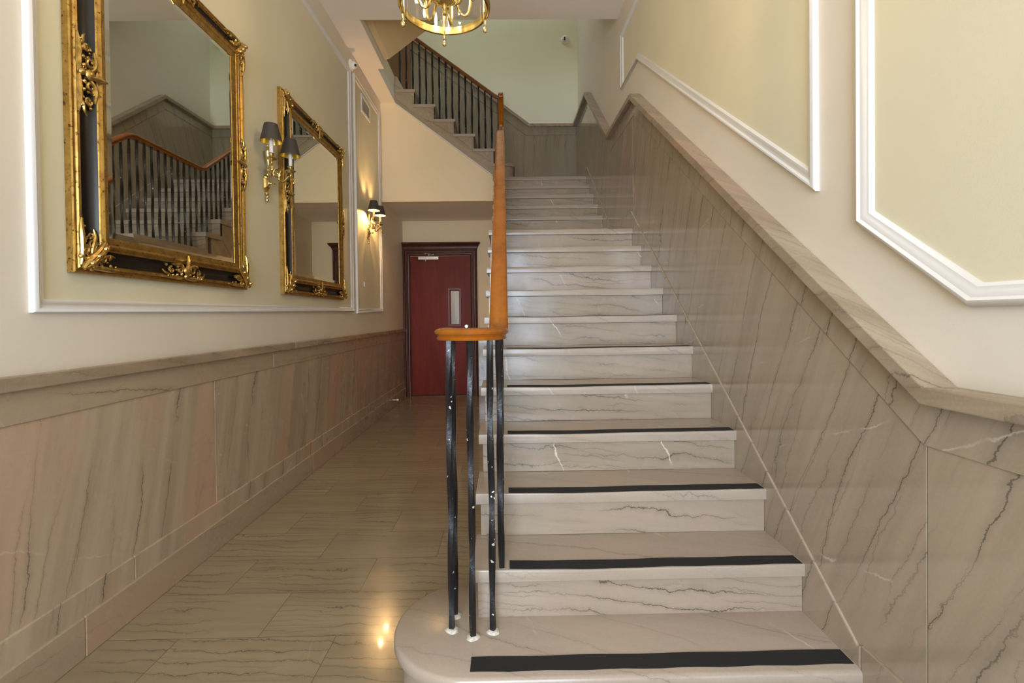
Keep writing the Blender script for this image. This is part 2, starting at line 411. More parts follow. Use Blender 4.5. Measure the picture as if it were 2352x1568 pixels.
struct('wall_upper', bm, mt['upper'], 'pale wall at the left end of the upper landing', 'wall')
bm = BM(); box(bm, -2.7, 1.2, 4.2, 4.3, ZC+0.11, 6.8)
struct('wall_upper_front', bm, mt['upper'], 'front wall of the upper stairwell above the hall ceiling', 'wall')
bm = BM(); box(bm, -2.7, -1.7, 4.2, 7.05, 6.8, 6.9); box(bm, 0.7, 1.2, 4.2, 7.05, 6.8, 6.9); box(bm, -1.7, 0.7, 4.2, 5.3, 6.8, 6.9); box(bm, -1.7, 0.7, 6.7, 7.05, 6.8, 6.9)  # unseen ceiling; its opening is added to suit the area light
struct('ceiling_upper', bm, mt['ceiling'], 'upper stairwell ceiling with an opening added for the fill light', 'ceiling')
bm = BM()
box(bm, XL-0.1, -1.30, YF-0.1, YF, 0, ZC); box(bm, 0.58, XR+0.1, YF-0.1, YF, 0, ZC); box(bm, -1.30, 0.58, YF-0.1, YF, 2.65, ZC)
struct('wall_front', bm, mt['wall'], 'entrance wall behind the camera with its doorway', 'wall')
# vestibule behind the vision panel
bm = BM(); box(bm, -1.8, 0.1, 9.1, 9.2, 0, 2.7); box(bm, -1.8, -1.7, YD+0.1, 9.1, 0, 2.7); box(bm, 0.0, 0.1, YD+0.1, 9.1, 0, 2.7); box(bm, -1.8, 0.1, YD+0.1, 9.2, 2.7, 2.8)
struct('wall_vestibule', bm, mt['wall'], 'cream walls of the lobby seen through the glass slot of the red door', 'wall')
bm = BM(); box(bm, -0.945, -0.05, 9.05, 9.10, 0, 2.3)
struct('door_3', bm, mt['grille'], 'grey door at the back of the lobby behind the red door', 'door')
point('lobby_lamp', (-1.2, 8.3, 2.3), 5, (1, 0.80, 0.5), 0.08)

# wainscot: left wall
def yz_box(name, y0, y1, z0, z1, out, mat, parent, b=0.002):
    bm = BM(); box(bm, XL, XL+out, y0, y1, z0, z1)
    return obj(name, bm, mat, parent, bevel=b)
joints = [YF, 0.15, 2.603, 5.052, YD]
for i in range(4):
    yz_box('wainscot_panel', joints[i]+0.0012, joints[i+1]-0.0012, 0.245, 0.904, 0.012, mt['field'], wall_left, 0.0015)
jb = [YF, 0.72, 3.25, 5.9, YD]
for i in range(4):
    yz_box('wainscot_band', jb[i]+0.0008, jb[i+1]-0.0008, 0.902, 1.012, 0.018, mt['band'], wall_left)
    yz_box('wainscot_cap', jb[i]+0.3*(i > 0)+0.0008, jb[i+1]-0.0008+0.3*(i < 3), 1.010, 1.056, 0.042, mt['cap'], wall_left, 0.004)
jc = [YF, 2.02, 4.1, 5.7, YD]
for i in range(4):
    yz_box('baseboard_upper', jc[i]+0.0008, jc[i+1]-0.0008, 0.146, 0.247, 0.020, mt['field'], wall_left, 0.004)
    yz_box('baseboard_lower', jc[i]-0.25*(i > 0)+0.0008, jc[i+1]-0.25*(i < 3)-0.0008, 0.0, 0.150, 0.030, mt['band'], wall_left, 0.004)
# wainscot: end wall right of the door
for nm, z0, z1, d, m_ in (('wainscot_panel', 0.24, 0.90, 0.012, 'fieldR'), ('wainscot_band', 0.90, 1.01, 0.018, 'band'), ('wainscot_cap', 1.01, 1.055, 0.04, 'cap'), ('baseboard_upper', 0.145, 0.245, 0.02, 'fieldR'), ('baseboard_lower', 0, 0.148, 0.03, 'band')):
    bm = BM(); box(bm, -0.425, -0.11, YD-d, YD, z0, z1); obj(nm, bm, mt[m_], wall_back, bevel=0.003)
# wainscot: right wall follows the stairs
KR = [(YF, 1.045), (1.135, 1.045), (3.800, 2.965), (4.690, 2.975), (5.920, 3.955), (YB, 3.965)]
def run(name, K, a0, a1, b0, b1, fn, mat, parent, bevel=0.0, smooth=False):
    bm = BM(); sweep2(bm, K, False, [(-a0, b0), (-a0, b1), (-a1, b1), (-a1, b0)], fn)
    return obj(name, bm, mat, parent, bevel=bevel)
fnR = YZ(-1, XR)
lo = offset_path(KR, -0.150, False)
pan = [(p.x, p.y) for p in lo]
SK = [(YF, 0.246), (1.400, 0.246), (1.412, 0.235), (3.945, 2.075), (4.700, 2.078), (6.030, 3.079), (YB, 3.085)]
fld = lambda y0, y1: None
def poly_between(y0, y1):
    def at(P, y):
        for (a, b), (c, d) in zip(P[:-1], P[1:]):
            if a <= y <= c: return b+(d-b)*(y-a)/(c-a)
        return P[-1][1]
    up = [(y0, at(pan, y0))]+[p for p in pan if y0 < p[0] < y1]+[(y1, at(pan, y1))]
    dn = [(y0, at(SK, y0)-0.02)]+[(p[0], p[1]-0.02) for p in SK if y0 < p[0] < y1]+[(y1, at(SK, y1)-0.02)]
    return up+dn[::-1]
jr = [YF, 1.180, 3.892, YB]
for i in range(3):
    bm = BM(); prism(bm, poly_between(jr[i]+0.0012, jr[i+1]-0.0012), fnR, 0, 0.036)
    obj('wainscot_panel', bm, mt['fieldR'], wall_right, bevel=0.0015)
for a, b in ((0, 2), (1, 3), (2, 6)):
    pass
def cutK(K, i0, i1): return K[i0:i1]
run('wainscot_band', KR, 0.040, 0.152, 0, 0.041, fnR, mt['fieldR'], wall_right, 0.002)
run('wainscot_cap', KR, 0.0, 0.042, 0, 0.085, fnR, mt['cap'], wall_right, 0.004)
bm = BM(); prism(bm, [(YF, 0)]+SK[:1]+[(1.398, 0.246), (1.398, 0)], fnR, 0, 0.043)
obj('baseboard', bm, mt['fieldR'], wall_right, bevel=0.004)
bm = BM(); prism(bm, [(1.4, 0)]+[(1.4, 0.242)]+SK[2:]+[(YB, 2.6), (4.9, 1.6), (3.9, 1.6), (1.9, 0)], fnR, 0, 0.043)
obj('stair_skirting', bm, mt['fieldR'], wall_right, bevel=0.005)
# wainscot: stairwell back wall
KF = [(-1.33, 5.245), (0.376, 3.965), (XR, 3.965)]
fnF = XZ(YB, -1)
run('wainscot_band', KF, 0.040, 0.152, 0, 0.030, fnF, mt['fieldF'], wall_far, 0.002)
run('wainscot_cap', KF, 0.0, 0.042, 0, 0.060, fnF, mt['cap'], wall_far, 0.004)
lo = offset_path(KF, -0.150, False)
bm = BM(); prism(bm, [(p.x, p.y) for p in lo]+[(XR, 2.9), (0.2, 2.9), (-1.33, 4.1)], fnF, 0, 0.022)
obj('wainscot_panel', bm, mt['fieldF'], wall_far, bevel=0.0015)

# panel mouldings
MOULD = [(0, 0), (0, 0.014), (0.006, 0.022), (0.013, 0.024), (0.019, 0.018), (0.024, 0.018), (0.031, 0.013), (0.040, 0.012), (0.046, 0.006), (0.048, 0)]
tn = [0]
def frame(pts, fn, label, closed=True, k=1.0):
    tn[0] += 1
    bm = BM(); sweep2(bm, pts, closed, [(a*k, b*k) for a, b in MOULD], fn)
    t = struct('trim_%d' % tn[0], bm, mt['trim'], label, 'moulding', smooth=True)
    bm = BM(); ins = offset_path(pts, 0.024*k, closed)
    prism(bm, [(p.x, p.y) for p in ins], fn, 0, 0.0016)
    obj('panel_field', bm, mt['panel'], t)
fnL = YZ(1, XL)
frame([(1.618, 1.258), (5.0, 1.290), (5.0, 3.780), (1.618, 3.755)], fnL, 'large white moulding frame on the left wall around both gilt mirrors')
frame([(5.125, 1.278), (6.165, 1.300), (6.165, 3.815), (5.125, 3.805)], fnL, 'narrow white moulding frame on the left wall around the lit sconce')
frame([(-2.2, 1.26), (1.40, 1.26), (1.40, 3.755), (-2.2, 3.755)], fnL, 'white moulding frame at the near end of the left wall')
# right wall: travel so that "left" points into the frame as seen along -X
frame([(1.64, 3.735), (1.64, 1.642), (3.826, 3.242), (4.345, 3.242), (4.345, 3.735)], YZ(-1, XR), 'large white moulding frame on the right wall that steps up along the stairs')
frame([(-2.2, 3.735), (-2.2, 1.235), (1.090, 1.235), (1.445, 1.492), (1.445, 3.735)], YZ(-1, XR), 'white moulding frame at the near end of the right wall with a clipped corner', k=1.15)

# ------------------------------------------------------------------ doors
def red_door():
    d = thing('door_1', 'dark red mahogany door with a narrow glass slot at the end of the passage', 'door', (-1.0, YD, 0), kind='structure')
    ox, oy = -1.0, YD
    def B(bm, x0, x1, y0, y1, z0, z1): box(bm, x0-ox, x1-ox, y0-oy, y1-oy, z0, z1)
    x0, x1, zt = -1.468, -0.532, 2.175
    gx0, gx1, gz0, gz1 = -0.850, -0.718, 1.117, 1.636
    bm = BM(); ya, yb = YD+0.01, YD+0.055
    B(bm, x0, gx0, ya, yb, 0.02, zt); B(bm, gx1, x1, ya, yb, 0.02, zt); B(bm, gx0, gx1, ya, yb, 0.02, gz0); B(bm, gx0, gx1, ya, yb, gz1, zt)
    obj('door_leaf', bm, mt['door'], d)
    # vision frame
    pts = [(gx0-0.042-ox, gz0-0.035), (gx1+0.036-ox, gz0-0.035), (gx1+0.036-ox, gz1+0.043), (gx0-0.042-ox, gz1+0.043)]
    bm = BM(); sweep2(bm, pts, True, [(0, 0), (0.0, 0.012), (0.004, 0.016), (0.030, 0.016), (0.034, 0.012), (0.034, 0)], lambda u, v, w: (u, ya-oy-w, v))
    vf = obj('vision_frame', bm, mt['vframe'], d, bevel=0.001)
    bm = BM(); sweep2(bm, [(a_, b_) for a_, b_ in ((pts[0][0]-0.006, pts[0][1]-0.006), (pts[1][0]+0.006, pts[1][1]-0.006), (pts[2][0]+0.006, pts[2][1]+0.006), (pts[3][0]-0.006, pts[3][1]+0.006))], True, [(0, 0), (0, 0.003), (0.006, 0.003), (0.006, 0)], lambda u, v, w: (u, ya-oy-w, v))
    obj('frame_gap_line', bm, mt['casing'], vf)  # thin dark strip drawing the gap line around the frame
    bm = BM()
    for u in (pts[0][0]+0.016, pts[1][0]-0.016):
        for v in (gz0+0.02, (gz0+gz1)/2, gz1-0.02):
            lathe(bm, [(0.0045, 0), (0.003, -0.003)], (u, ya-oy-0.016, v), 8, 'y')
    obj('screws', bm, mt['casing'], vf)
    bm = BM(); B(bm, gx0, gx1, ya+0.018, ya+0.024, gz0, gz1); obj('vision_glass', bm, mt['glass'], d)
    # casing: architrave with steps, cornice with dentils
    CAS = [(0, 0), (0, 0.050), (0.012, 0.056), (0.026, 0.050), (0.030, 0.036), (0.050, 0.036), (0.056, 0.046), (0.066, 0.046), (0.070, 0.026), (0.088, 0.024), (0.096, 0.014), (0.106, 0.010), (0.106, 0)]
    pth = [(-1.570-ox, 0), (-1.570-ox, 2.283), (-0.430-ox, 2.283), (-0.430-ox, 0)]
    bm = BM(); sweep2(bm, pth, False, [(-a, b) for a, b in CAS], lambda u, v, w: (u, -w, v))
    cs = obj('door_casing', bm, mt['casing'], d, bevel=0.0015)
    bm = BM(); COR = [(0, 0), (0, 0.055), (0.030, 0.060), (0.050, 0.078), (0.075, 0.105), (0.092, 0.110), (0.098, 0.110), (0.098, 0)]
    ex = [(-1.574, 2.283), (-0.425, 2.283)]
    sweep2(bm, [(-1.574-ox, 2.280), (-0.425-ox, 2.280)], False, COR, lambda u, v, w: (u+(0.85 if u > 0 else -0.0)*max(0, w-0.05), -w, v))
    obj('cornice', bm, mt['casing'], d, bevel=0.0015)
    bm = BM()
    for i in range(44):
        x = -1.55+i*0.0255; box(bm, x-ox, x-ox+0.013, -0.070, -0.056, 2.315, 2.335)
    obj('dentils', bm, mt['casing'], cs)
    # stops on the reveal and threshold
    bm = BM(); B(bm, -1.50, -0.49, YD-0.01, YD+0.08, 0, 0.012); obj('threshold', bm, mt['casing'], d)
    # closer
    bm = BM(); B(bm, -1.337, -1.021, YD-0.040, YD+0.010, 2.116, 2.166)
    cl = obj('door_closer', bm, mt['closer'], d, bevel=0.004)
    bm = BM(); tube(bm, [(-1.17-ox, -0.02, 2.166), (-1.17-ox, -0.02, 2.19), (-1.10-ox, -0.05, 2.195), (-1.16-ox, -0.055, 2.205), (-1.225-ox, -0.04, 2.21)], 0.011, 8)
    ball(bm, (-1.17-ox, -0.02, 2.192), 0.02); ball(bm, (-1.225-ox, -0.045, 2.208), 0.016); ball(bm, (-1.10-ox, -0.05, 2.196), 0.015)
    obj('closer_arm', bm, mt['steel'], cl, smooth=True)
    bm = BM(); lathe(bm, [(0.012, 0), (0.014, -0.02), (0.006, -0.028)], (-1.225-ox, -0.015, 2.116), 10); obj('closer_cap', bm, mt['steel'], cl, smooth=True)
    for z in (1.89, 1.10, 0.32):
        bm = BM(); lathe(bm, [(0.008, -0.058), (0.009, -0.055), (0.009, 0.055), (0.008, 0.058)], (-1.474-ox, 0.004, z), 10)
        ball(bm, (-1.474-ox, 0.004, z+0.062), 0.008); ball(bm, (-1.474-ox, 0.004, z-0.062), 0.008)
        obj('hinge', bm, mt['hinge'], d, smooth=True)
    bm = BM(); lathe(bm, [(0.030, 0.0), (0.032, -0.006), (0.014, -0.014), (0.012, -0.035), (0.026, -0.045), (0.031, -0.060), (0.024, -0.072)], (-0.604-ox, 0.010, 1.082), 18, 'y')
    obj('door_knob', bm, mt['steel'], d, smooth=True)
red_door()
bm = BM(); box(bm, -2.10, -1.355, YB-0.03, YB, Z3, 6.3)
d2 = struct('door_2', bm, mt['door2'], 'plain brown door on the upper landing glimpsed behind the railing', 'door')
bm = BM()
for x0, x1 in ((-2.16, -2.10), (-1.355, -1.305)): box(bm, x0, x1, YB-0.045, YB, Z3, 6.36)
box(bm, -2.10, -1.355, YB-0.045, YB, 6.3, 6.36); obj('door_casing', bm, mt['door2'], d2)

# ------------------------------------------------------------------ stairs
XT0, XT1 = -0.126, 1.0345       # ends of the treads
XS = -0.108                     # outer face of the open side
def ny(k): return Y1+(k-1)*T if k <= 11 else 4.8232+(k-12)*T
def tread_mesh(x0, x1, y0, y1, ztop, th=0.044, r=0.005):
    """slab with a rounded nosing, running along x, front at y0"""
    prof = []
    for i in range(5):
        a = PI/2*i/4; prof.append((y0+r-r*math.sin(a), ztop-r+r*math.cos(a)))
    for i in range(5):
        a = PI/2*i/4; prof.append((y0+r*0.6-r*0.6*math.cos(a), ztop-th+r*0.6-r*0.6*math.sin(a)))
    prof += [(y1, ztop-th), (y1, ztop)]
    bm = BM(); nx = 20; rows = []
    for i in range(nx+1):
        x = x0+(x1-x0)*i/nx
        rows.append([bm.verts.new((x, yy, zz-(wear(x)*max(0.25, 1-(yy-y0)/0.20) if zz > ztop-th*0.6 else 0))) for yy, zz in prof])
    n = len(prof)
    for a, b in zip(rows[:-1], rows[1:]):
        for q in range(n): bm.faces.new((a[q], a[(q+1) % n], b[(q+1) % n], b[q]))
    bm.faces.new(rows[0][::-1]); bm.faces.new(rows[-1])
    return bm
def wear(x):
    """hollow worn into the nosing where feet fall"""
    return 0.0055*math.exp(-((x-0.30)/0.22)**2)+0.002*math.exp(-((x-0.75)/0.15)**2)
st = thing('staircase', 'wide taupe marble lower flight with black grip strips on its steps', 'stairs', (0.455, Y1, 0))
def P(o): o.parent = st; o.location = (-0.455, -Y1, 0); return o
# bullnose bottom step
CX, CY, RB = -0.127, 1.650, 0.252
def bull(rad, z0, z1, rr=0.0):
    pts = [(1.0345, Y1+0.252-rad-0.012), (1.0345, 1.72), (CX, 1.72)] if False else None
    yf = CY-rad
    poly = [(1.0345, yf)]
    arc = [(CX+rad*math.cos(t), CY+rad*math.sin(t)) for t in [(-PI/2)-PI*i/40 for i in range(41)]]
    poly = [(1.0345, 1.72), (1.0345, yf)]+arc+[(CX+0.02, CY+rad), (CX+0.02, 1.72)]
    return poly
def stacked(levels):
    """levels: (radius, z) rings of the bullnose outline joined into one solid"""
    bm = BM(); rings = []
    for rad, z in levels:
        rings.append([bm.verts.new((x, y, z)) for x, y in bull(rad, 0, 0)])
    n = len(rings[0])
    for a, b in zip(rings[:-1], rings[1:]):
        for i in range(n): bm.faces.new((a[i], a[(i+1) % n], b[(i+1) % n], b[i]))
    bm.faces.new(rings[0][::-1]); bm.faces.new(rings[-1])
    return bm
P(obj('tread', stacked([(0.250, R-0.046), (0.258, R-0.043), (0.262, R-0.034), (0.262, R-0.014), (0.258, R-0.005), (0.250, R)]), mt['tread'], smooth=True))
P(obj('riser', stacked([(0.234, 0.0), (0.234, R-0.046)]), mt['tread'], smooth=True))
for k in range(2, 12):
    y0 = ny(k); y1 = ny(k+1)+0.03 if k < 11 else ny(12)+0.03
    P(obj('tread', tread_mesh(XT0, XT1, y0, y1, k*R), mt['tread'], smooth=True))
    bm = BM(); box(bm, XS, XT1, y0+0.018, y0+0.056, (k-1)*R, k*R-0.044)
    P(obj('riser', bm, mt['riser'], bevel=0.001))
def grip(k, x0, x1, d):
    bm = BM(); y = ny(k)+0.006
    n = 20; a = []; wf = lambda x, q=0.0: 0 if k == 1 else wear(x)*(1-(0.012+q)/0.20)
    for i in range(n+1):
        x = x0+(x1-x0)*i/n
        a.append([bm.verts.new((x, y+0.002*math.sin(i*1.7+k), k*R+0.0002-wf(x))), bm.verts.new((x, y+d+0.0015*math.sin(i*1.1+k), k*R+0.0002-wf(x, d))),
                  bm.verts.new((x, y+0.002*math.sin(i*1.7+k), k*R+0.0018-wf(x))), bm.verts.new((x, y+d+0.0015*math.sin(i*1.1+k), k*R+0.0018-wf(x, d)))])
    for p, q in zip(a[:-1], a[1:]):
        bm.faces.new((p[0], q[0], q[1], p[1])); bm.faces.new((p[2], p[3], q[3], q[2])); bm.faces.new((p[0], p[2], q[2], q[0])); bm.faces.new((p[1], q[1], q[3], p[3]))
    bm.faces.new((a[0][0], a[0][1], a[0][3], a[0][2])); bm.faces.new((a[-1][0], a[-1][2], a[-1][3], a[-1][1]))
    P(obj('grip_strip', bm, mt['grip']))
grip(1, -0.118, 1.030, 0.062)
for k in range(2, 8): grip(k, 0.004, 1.028, 0.056)
# open side: stepped marble stringer
pts = [(1.92, R+0.0)]
top = []
for k in range(2, 12):
    top += [(ny(k)+0.03, (k-1)*R), (ny(k)+0.03, k*R-0.045)]
top += [(4.95, 11*R-0.045)]
bot = [(4.95, 11*R-0.30), (3.95, 11*R-0.30), (1.93, 0.305)]
poly = [(1.70, 0.0), (1.70, R-0.0)]+top+bot+[(1.93, 0.0)]
bm = BM(); prism(bm, poly, lambda u, v, w: (w, u, v), XS, XS+0.05)
P(obj('stringer', bm, mt['stringer']))
st2 = thing('staircase', 'second marble flight of five visible steps beyond the lower landing', 'stairs', (0.455, ny(12), 11*R))
for k in range(12, 18):
    y0 = ny(k); y1 = ny(k+1)+0.03 if k < 17 else YB-0.02
    o = obj('tread', tread_mesh(XT0, XT1, y0, y1, k*R), mt['tread'], st2, smooth=True); o.location = (-0.455, -ny(12), -11*R)
    bm = BM(); box(bm, XS, XT1, y0+0.018, y0+0.056, (k-1)*R, k*R-0.044)
    o = obj('riser', bm, mt['riser'], st2, bevel=0.001); o.location = (-0.455, -ny(12), -11*R)
top = []
for k in range(12, 18): top += [(ny(k)+0.03, (k-1)*R), (ny(k)+0.03, k*R-0.045)]
poly = [(4.951, 1.63)] + [p for p in top if p[0] > 4.951 or True][1:] + [(YW-0.02, 17*R-0.045), (YW-0.02, 2.52), (6.1, 2.52)]
poly = [(4.852, 11*R)]+top[1:]+[(YW-0.03, 17*R-0.045), (YW-0.03, 2.62), (6.1, 2.60), (4.97, 1.63), (4.952, 1.63), (4.952, 11*R-0.045)]
poly = [(4.9525, 1.63)]+[(4.9525, 12*R-0.045)]+top[2:]+[(YW-0.03, 17*R-0.045), (YW-0.03, 2.62), (6.1, 2.60), (4.97, 1.63)]
bm = BM(); prism(bm, poly, lambda u, v, w: (w, u, v), XS, XS+0.05)
o = obj('stringer', bm, mt['stringer'], st2); o.location = (-0.455, -ny(12), -11*R)
# plastered side under the flights
poly = [(1.935, 0), (YD, 0), (YD, ZS), (YW, ZS), (6.1, 2.598), (4.96, 1.628), (3.95, 11*R-0.302), (1.935, 0.306)]
bm = BM(); prism(bm, poly, lambda u, v, w: (w, u, v), XS+0.008, XS+0.045)
struct('wall_stairside', bm, mt['wall'], 'cream plaster wall under the open side of the stairs, facing the passage', 'wall')
# upper flight, rising to the left along the back wall
T3, R3, Z17 = 0.2515, 0.1905, 17*R
NX = [0.150]+[-0.106-T3*i for i in range(6)]
ZT = [Z17+0.2125+R3*i for i in range(6)]       # 18..23
YE = 6.205                                      # near ends of the treads
st3 = thing('staircase', 'upper marble flight climbing left above the passage behind a black railing', 'stairs', (-0.6, YE, Z17))
def P3(o): o.parent = st3; o.location = (0.6, -YE, -Z17); return o
for i in range(6):
    xf = NX[i]; xb = NX[i+1]-0.035 if i < 5 else -1.379
    z = ZT[i]; th = 0.034
    bm = BM()
    if i == 0:
        rr = 0.10; out = [(xf-rr+rr*math.sin(t), YE+rr-rr*math.cos(t)) for t in [PI/2*j/8 for j in range(9)]]
        pl = [(xb, YE)]+out+[(xf, YB-0.03), (xb, YB-0.03)]
        prism(bm, pl, XY(z-th), 0, th)
        P3(obj('tread', bm, mt['tread'], bevel=0.006))
        rr = 0.085; xq = xf-0.02; out = [(xq-rr+rr*math.sin(t), YE+0.02+rr-rr*math.cos(t)) for t in [PI/2*j/8 for j in range(9)]]
        bm = BM(); prism(bm, [(xb, YE+0.02)]+out+[(xq, YB-0.03), (xb, YB-0.03)], XY(Z17), 0, z-th-Z17)
        P3(obj('riser', bm, mt['riser'], smooth=True))
    else:
        box(bm, xb, xf, YE, YB-0.03, z-th, z); P3(obj('tread', bm, mt['tread'], bevel=0.006))
        bm = BM(); box(bm, xf-0.05, xf-0.022, YE+0.02, YB-0.03, ZT[i-1], z-th); P3(obj('riser', bm, mt['riser']))
def sb(x): return 3.0445+(x+0.132)*-0.7515
pl = [(-0.09, sb(-0.09))]
for i in range(6):
    xr = NX[i]-0.022
    if i == 0: pl += [(-0.09, ZT[0]-0.034)]
    else: pl += [(xr, ZT[i-1]-0.034), (xr, ZT[i]-0.034)]
pl += [(-1.379, ZT[5]-0.034), (-1.379, sb(-1.379))]
bm = BM(); prism(bm, pl, XZ(YE+0.022, 1), 0, 0.045)
P3(obj('stringer', bm, mt['stringer']))
bm = BM(); prism(bm, [(-0.09, sb(-0.09)), (-1.379, sb(-1.379)), (-1.379, sb(-1.379)-0.016), (-0.09, sb(-0.09)-0.016)], XZ(YE+0.036, 1), 0, 0.03)
P3(obj('stringer_bead', bm, mt['trim']))
bm = BM(); prism(bm, [(-1.379, ZT[5]), (-1.379, ZT[5]+0.15), (-1.365, ZT[5]+0.17), (-1.345, ZT[5]+0.16), (-1.27, ZT[5]+0.02), (-1.262, ZT[5])], XZ(YE+0.01, 1), 0, 0.03)
P3(obj('skirting_end', bm, mt['stringer'], bevel=0.004))
# sloping soffit of the next flight up
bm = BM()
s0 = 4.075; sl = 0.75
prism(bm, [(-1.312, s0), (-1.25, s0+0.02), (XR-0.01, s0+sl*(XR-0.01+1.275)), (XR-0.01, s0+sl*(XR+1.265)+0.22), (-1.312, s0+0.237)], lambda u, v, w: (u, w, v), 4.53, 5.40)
tag(obj('ceiling_slope', bm, mt['olive']), 'olive sloping soffit of the next flight above the hall ceiling, shade put into its paint', 'ceiling', kind='structure')

# ------------------------------------------------------------------ railings
RAILP = [(0.0, 0.052), (0.016, 0.050), (0.028, 0.044), (0.034, 0.035), (0.032, 0.027), (0.025, 0.021), (0.022, 0.014), (0.026, 0.007), (0.024, 0.001), (0.018, 0.0),
         (-0.018, 0.0), (-0.024, 0.001), (-0.026, 0.007), (-0.022, 0.014), (-0.025, 0.021), (-0.032, 0.027), (-0.034, 0.035), (-0.028, 0.044), (-0.016, 0.050)]
RAILP = [(a, h*0.80) for a, h in RAILP]
XRAIL = -0.025
rl = thing('stair_railing', 'orange varnished handrail on twisted black iron balusters beside the lower stairs', 'railing', (XRAIL, 1.7, 0))
def PR(o): o.parent = rl; o.location = (-XRAIL, -1.7, 0); return o
ZV = 1.149
def rail_z(y):   # underside of the handrail
    if y < 1.73: return ZV
    if y < 4.0: return ZV+0.695*(y-1.73)
    z4 = ZV+0.695*(4.0-1.73)
    if y < 4.95: return z4
    return z4+0.715*(y-4.95)
pts, sides = [], []
vc = (-0.117, 1.665); vr = 0.094
for i in range(17):
    t = math.radians(150+ (360-150)*i/16)
    pts.append((vc[0]+vr*math.cos(t), vc[1]+vr*math.sin(t), ZV)); sides.append((math.cos(t), math.sin(t), 0))
def yz_path(ctrl, n=6):
    out = []
    for i, c in enumerate(ctrl):
        p = Vector(c[:2]); rad = c[2]
        if rad == 0 or i in (0, len(ctrl)-1): out.append(p); continue
        a = (Vector(ctrl[i-1][:2])-p).normalized(); b = (Vector(ctrl[i+1][:2])-p).normalized()
        A = p+a*rad; B_ = p+b*rad
        for j in range(n+1):
            u = j/n; out.append((1-u)**2*A+2*u*(1-u)*p+u*u*B_)
    return out
z4 = rail_z(4.0)
ctrl = [(1.68, ZV, 0), (1.73, ZV, 0.045), (4.0, z4, 0.06), (4.95, z4, 0.06), (6.21, z4+0.715*1.26, 0.07), (6.235, 4.045, 0)]
for p in yz_path(ctrl):
    pts.append((XRAIL, p.x, p.y)); sides.append((1, 0, 0))
bm = BM(); sweep3(bm, pts, sides, RAILP)
PR(obj('handrail', bm, mt['rail'], smooth=True))
bm = BM(); prism(bm, [(6.19, 4.03)]+[(6.232+0.042*math.cos(t), 4.055+0.042*math.sin(t)) for t in [PI-PI*i/10 for i in range(11)]]+[(6.274, 4.03)], lambda u, v, w: (w, u, v), XRAIL-0.032, XRAIL+0.032)
PR(obj('rail_end', bm, mt['rail'], bevel=0.008))
def baluster(bm, x, y, z0, z1, half=0.0092, turns=None, ph=0.0):
    n = max(8, int((z1-z0)/0.035)); rings = []
    for i in range(n+1):
        u = i/n; z = z0+(z1-z0)*u; a = ph+(z-z0)*5.3
        w = half*(1+0.03*math.sin(z*37+x*50))
        dx = 0.0012*math.sin(z*11+x*90); dy = 0.0012*math.sin(z*13+y*70)
        ring = []
        for q in range(8):
            b = a+PI/4*q; rr = w*(1.27 if q % 2 == 0 else 0.98)
            ring.append(bm.verts.new((x+dx+rr*math.cos(b), y+dy+rr*math.sin(b), z)))
        rings.append(ring)
    for j in range(n):
        for q in range(8): bm.faces.new((rings[j][q], rings[j][(q+1) % 8], rings[j+1][(q+1) % 8], rings[j+1][q]))
    bm.faces.new(rings[0][::-1]); bm.faces.new(rings[-1])
def add_bal(x, y, z0, z1, ph=0.0, fn=PR, mortar=False):
    bm = BM(); baluster(bm, x, y, z0, z1, ph=ph)
    b = fn(obj('baluster', bm, mt['iron'], smooth=True))
    if mortar:
        bm = BM(); rings = []
        for r_, h in ((0.0215, 0.0), (0.0205, 0.003), (0.0165, 0.006), (0.011, 0.008)):
            rings.append([bm.verts.new((x+r_*(1+0.10*math.sin(5*t+x*40)+0.06*math.sin(9*t))*math.cos(t), y+r_*(1+0.10*math.sin(3*t+x*40))*math.sin(t), z0+h)) for t in [2*PI*i/20 for i in range(20)]])
        for a, c in zip(rings[:-1], rings[1:]):
            for i in range(20): bm.faces.new((a[i], a[(i+1) % 20], c[(i+1) % 20], c[i]))
        bm.faces.new(rings[0][::-1]); bm.faces.new(rings[-1])
        obj('mortar_collar', bm, mt['mortar'], b, smooth=True)
for i, (x, y) in enumerate(((-0.192, 1.612), (-0.119, 1.574), (-0.054, 1.600), (-0.188, 1.690))):
    add_bal(x, y, R, ZV+0.004, ph=[0.5, 1.1, 0.2, 0.9][i], mortar=True)
yb_ = []
for k in range(2, 11):
    for j in range(3): yb_.append((ny(k)+0.020+j*T/3, k*R))
for j in range(11): yb_.append((ny(11)+0.020+j*0.0845, 11*R))
for k in range(12, 17):
    for j in range(3): yb_.append((ny(k)+0.020+j*T/3, k*R))
for i, (y, z) in enumerate(yb_):
    add_bal(XRAIL, y, z, rail_z(y)+0.004, ph=random.random()*3)
ru = thing('stair_railing', 'dark brown upper railing with slim black balusters on the flight above the passage', 'railing', (-0.6, 6.27, Z17))
def PU(o): o.parent = ru; o.location = (0.6, -6.27, -Z17); return o
YU = 6.262
ctrl = [(0.0, 4.030, 0), (-0.085, 4.030, 0.06), (-1.42, 5.012, 0)]
pp = yz_path(ctrl)
bm = BM(); sweep3(bm, [(p.x, YU, p.y) for p in pp], [(0, 1, 0)]*len(pp), RAILP)
PU(obj('handrail', bm, mt['rail3'], smooth=True))
def urz(x): return 4.030 if x > -0.085 else 4.030+(-0.085-x)*0.7356
ub = [(-0.058, ZT[0])]
for i in range(1, 6):
    for j in range(3): ub.append((NX[i]-0.040-j*0.0825, ZT[i]))
for x, z in ub:
    if x < -1.37: continue
    bm = BM(); baluster(bm, x, YU, z, urz(x)+0.006, half=0.0104, ph=random.random()*3)
    PU(obj('baluster', bm, mt['iron'], smooth=True))

